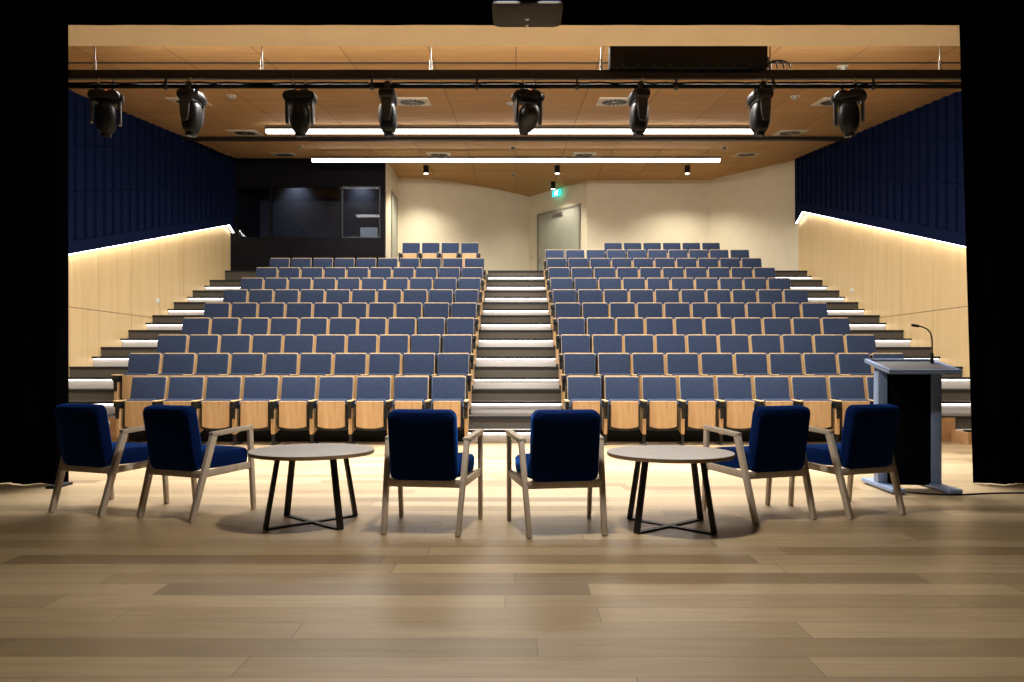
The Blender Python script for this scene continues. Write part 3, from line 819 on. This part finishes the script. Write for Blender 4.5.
vents = [(x, y) for y, xs in ((13.5, (-5.84, -1.85, 1.76, 5.68)), (16.45, (-5.9, 5.97)), (19.45, (-5.97, -1.98, 1.76, 5.94))) for x in xs]
vmaster = None
rown = {13.5: 'nearest row', 16.45: 'middle row', 19.45: 'farthest row'}
for x, y in vents:
    side = 'far left' if x < -4 else 'inner left' if x < 0 else 'inner right' if x < 4 else 'far right'
    lab = 'cream square ceiling vent with round swirl diffuser, %s, %s' % (rown[y], side)
    if vmaster is None:
        vmaster = thing('ceiling_vent', lab, 'vent', (x, y, ceilz(y)-.004), 0, 'ceiling vents')
        vmaster.rotation_euler = (math.atan(.12), 0, 0)
        bm = new_bm(); add_box(bm, -.30, .30, -.30, .30, -.012, .01, .003); obj('plate', bm, M_vent, vmaster)
        bm = new_bm()
        for i in range(16):
            a = 2*PI*i/16
            add_bar(bm, (.06*math.cos(a), .06*math.sin(a), -.016), (.22*math.cos(a+.35), .22*math.sin(a+.35), -.016), .042, .008)
        obj('swirl_blades', bm, M_black, vmaster)
    else:
        r = dup(vmaster, (x, y, ceilz(y)-.004), None, lab)
dl = [(426, 167, 21.0, 'black cylinder downlight on the rear ceiling, left one'), (557.3, 167, 21.0, 'black cylinder downlight on the rear ceiling, nearer of the middle pair'), (553, 182.5, 22.85, 'black cylinder downlight hanging closest to the exit sign'), (687.4, 167, 21.0, 'black cylinder downlight on the rear ceiling, right one')]
dmaster = None
for px, py, y, lab in dl:
    loc = ((px-CX)*y/F, y, 6.64)
    if dmaster is None:
        dmaster = thing('downlight', lab, 'downlight', loc, 0, 'black cylinder downlights')
        bm = new_bm(); add_lathe(bm, [(.075, 0), (.075, -.22), (.068, -.22), (.062, -.19), (.001, -.19)], n=24); obj('can', bm, M_plastic, dmaster)
        bm = new_bm(); add_lathe(bm, [(.060, -.195), (.060, -.215), (.001, -.218)], n=24); obj('lamp', bm, M_down, dmaster)
    else: dup(dmaster, loc, None, lab)
sd = [(231, 95.5, 'left of the third stage light'), (511, 103, 'just left of the centre stage light'), (513, 147, 'centre, between the two linear lights'), (513, 174, 'centre of the rear ceiling'), (795, 96, 'just left of the rightmost stage light'), (724, 147, 'right end of the farther linear light'), (300, 146, 'left end of the farther linear light'), (843, 66, 'above right end of the rail')]
smaster = None
for px, py, lab in sd:
    lo, hi = 9.0, 24.0
    for _ in range(40):
        mid = (lo+hi)/2
        if HY - F*(ceilz(mid)-H)/mid < py: lo = mid
        else: hi = mid
    y = lo; loc = ((px-CX)*y/F, y, ceilz(y))
    lab = 'small ceiling detector, ' + lab
    if smaster is None:
        smaster = thing('smoke_detector', lab, 'detector', loc, 0, 'ceiling detectors')
        bm = new_bm(); add_lathe(bm, [(.001, -.012), (.085, -.012), (.085, .01), (.001, .01)][::-1], n=24); obj('base', bm, M_vent, smaster)
        bm = new_bm(); add_lathe(bm, [(.055, -.01), (.05, -.035), (.03, -.06), (.001, -.062)], n=20); obj('sensor', bm, M_doorframe, smaster)
    else: dup(smaster, loc, None, lab)
# socket plates on the timber walls
for s, px, py, lab in ((-1, 157.5, 301, 'small white wall plate on the left timber wall'), (1, 852.3, 290.5, 'small white wall plate on the right timber wall')):
    y = W*F/abs(px-CX)
    bm = new_bm(); add_box(bm, -.006, .006, -.07, .07, -.045, .045, .003)
    tag(obj('wall_plate', bm, M_white, loc=(s*(W-.006), y, H+(HY-py)*y/F)), lab, 'wall plate')

# ------------------------------------------------------------------ lamps
def area(name, loc, rot, sx, sy, e, col=(1,.93,.82), spread=180):
    l = bpy.data.lights.new(name, 'AREA'); l.shape = 'RECTANGLE'; l.size = sx; l.size_y = sy; l.energy = e; l.color = col; l.spread = R(spread)
    o = bpy.data.objects.new(name, l); COL.objects.link(o); o.location = loc; o.rotation_euler = rot
    return o
def spot(name, loc, target, e, size, blend=.4, col=(1,.93,.82), rad=.06):
    l = bpy.data.lights.new(name, 'SPOT'); l.energy = e; l.spot_size = R(size); l.spot_blend = blend; l.color = col; l.shadow_soft_size = rad
    o = bpy.data.objects.new(name, l); COL.objects.link(o); o.location = loc
    o.rotation_euler = (Vector(target)-Vector(loc)).to_track_quat('-Z', 'Y').to_euler()
    return o
# house lights recessed near the ceiling just past the lighting rail
area('house_wash', (0, 9.72, 5.24), (R(26), 0, 0), 10.5, .16, 800, (1,.93,.83))
# overhead working light on the stage
l = bpy.data.lights.new('stage_light', 'AREA'); l.shape = 'DISK'; l.size = .3; l.energy = 150; l.color = (1,.91,.79)
o = bpy.data.objects.new('stage_light', l); COL.objects.link(o); o.location = (0, 4.4, 4.1)
area('apron_fill', (0, 9.74, 5.22), (R(-17), 0, 0), 9.5, .14, 600, (1,.97,.95), 70)  # unseen fill added to brighten the floor before the front row
# rear downlights
for px, py, y, lab in dl:
    spot('downlight_beam', ((px-CX)*y/F, y, 6.40), ((px-CX)*y/F, y+.3, 3.5), 330 if y < 22 else 110, 130, .7, (1,.91,.76), .05)
for y, x0, x1, py in ((15.7, -5.2, 4.98, 130.5), (18.75, -5.07, 5.07, 159.5)):
    area('pendant_lamp', ((x0+x1)/2, y, H+(HY-py)*y/F-.062), (0, 0, 0), x1-x0-.04, .09, 330, (1,.95,.86), 150)
# booth downlights
for px in (297, 361.5):
    spot('booth_spot', (bx2x(px, 22.4), 22.05, 6.62), (bx2x(px, 22.4), 22.4, 6.0), 26, 100, 1, (.84,.90,1), .05)

# ------------------------------------------------------------------ world and view
wd = bpy.data.worlds.new('world'); scene.world = wd; wd.use_nodes = True
wd.node_tree.nodes['Background'].inputs[0].default_value = (.02, .025, .04, 1)
wd.node_tree.nodes['Background'].inputs[1].default_value = .1
scene.view_settings.view_transform = 'Standard'
scene.view_settings.look = 'None'
scene.view_settings.exposure = 0
scene.cycles.use_denoising = True
scene.cycles.max_bounces = 8
scene.cycles.diffuse_bounces = 5
scene.cycles.sample_clamp_indirect = 6
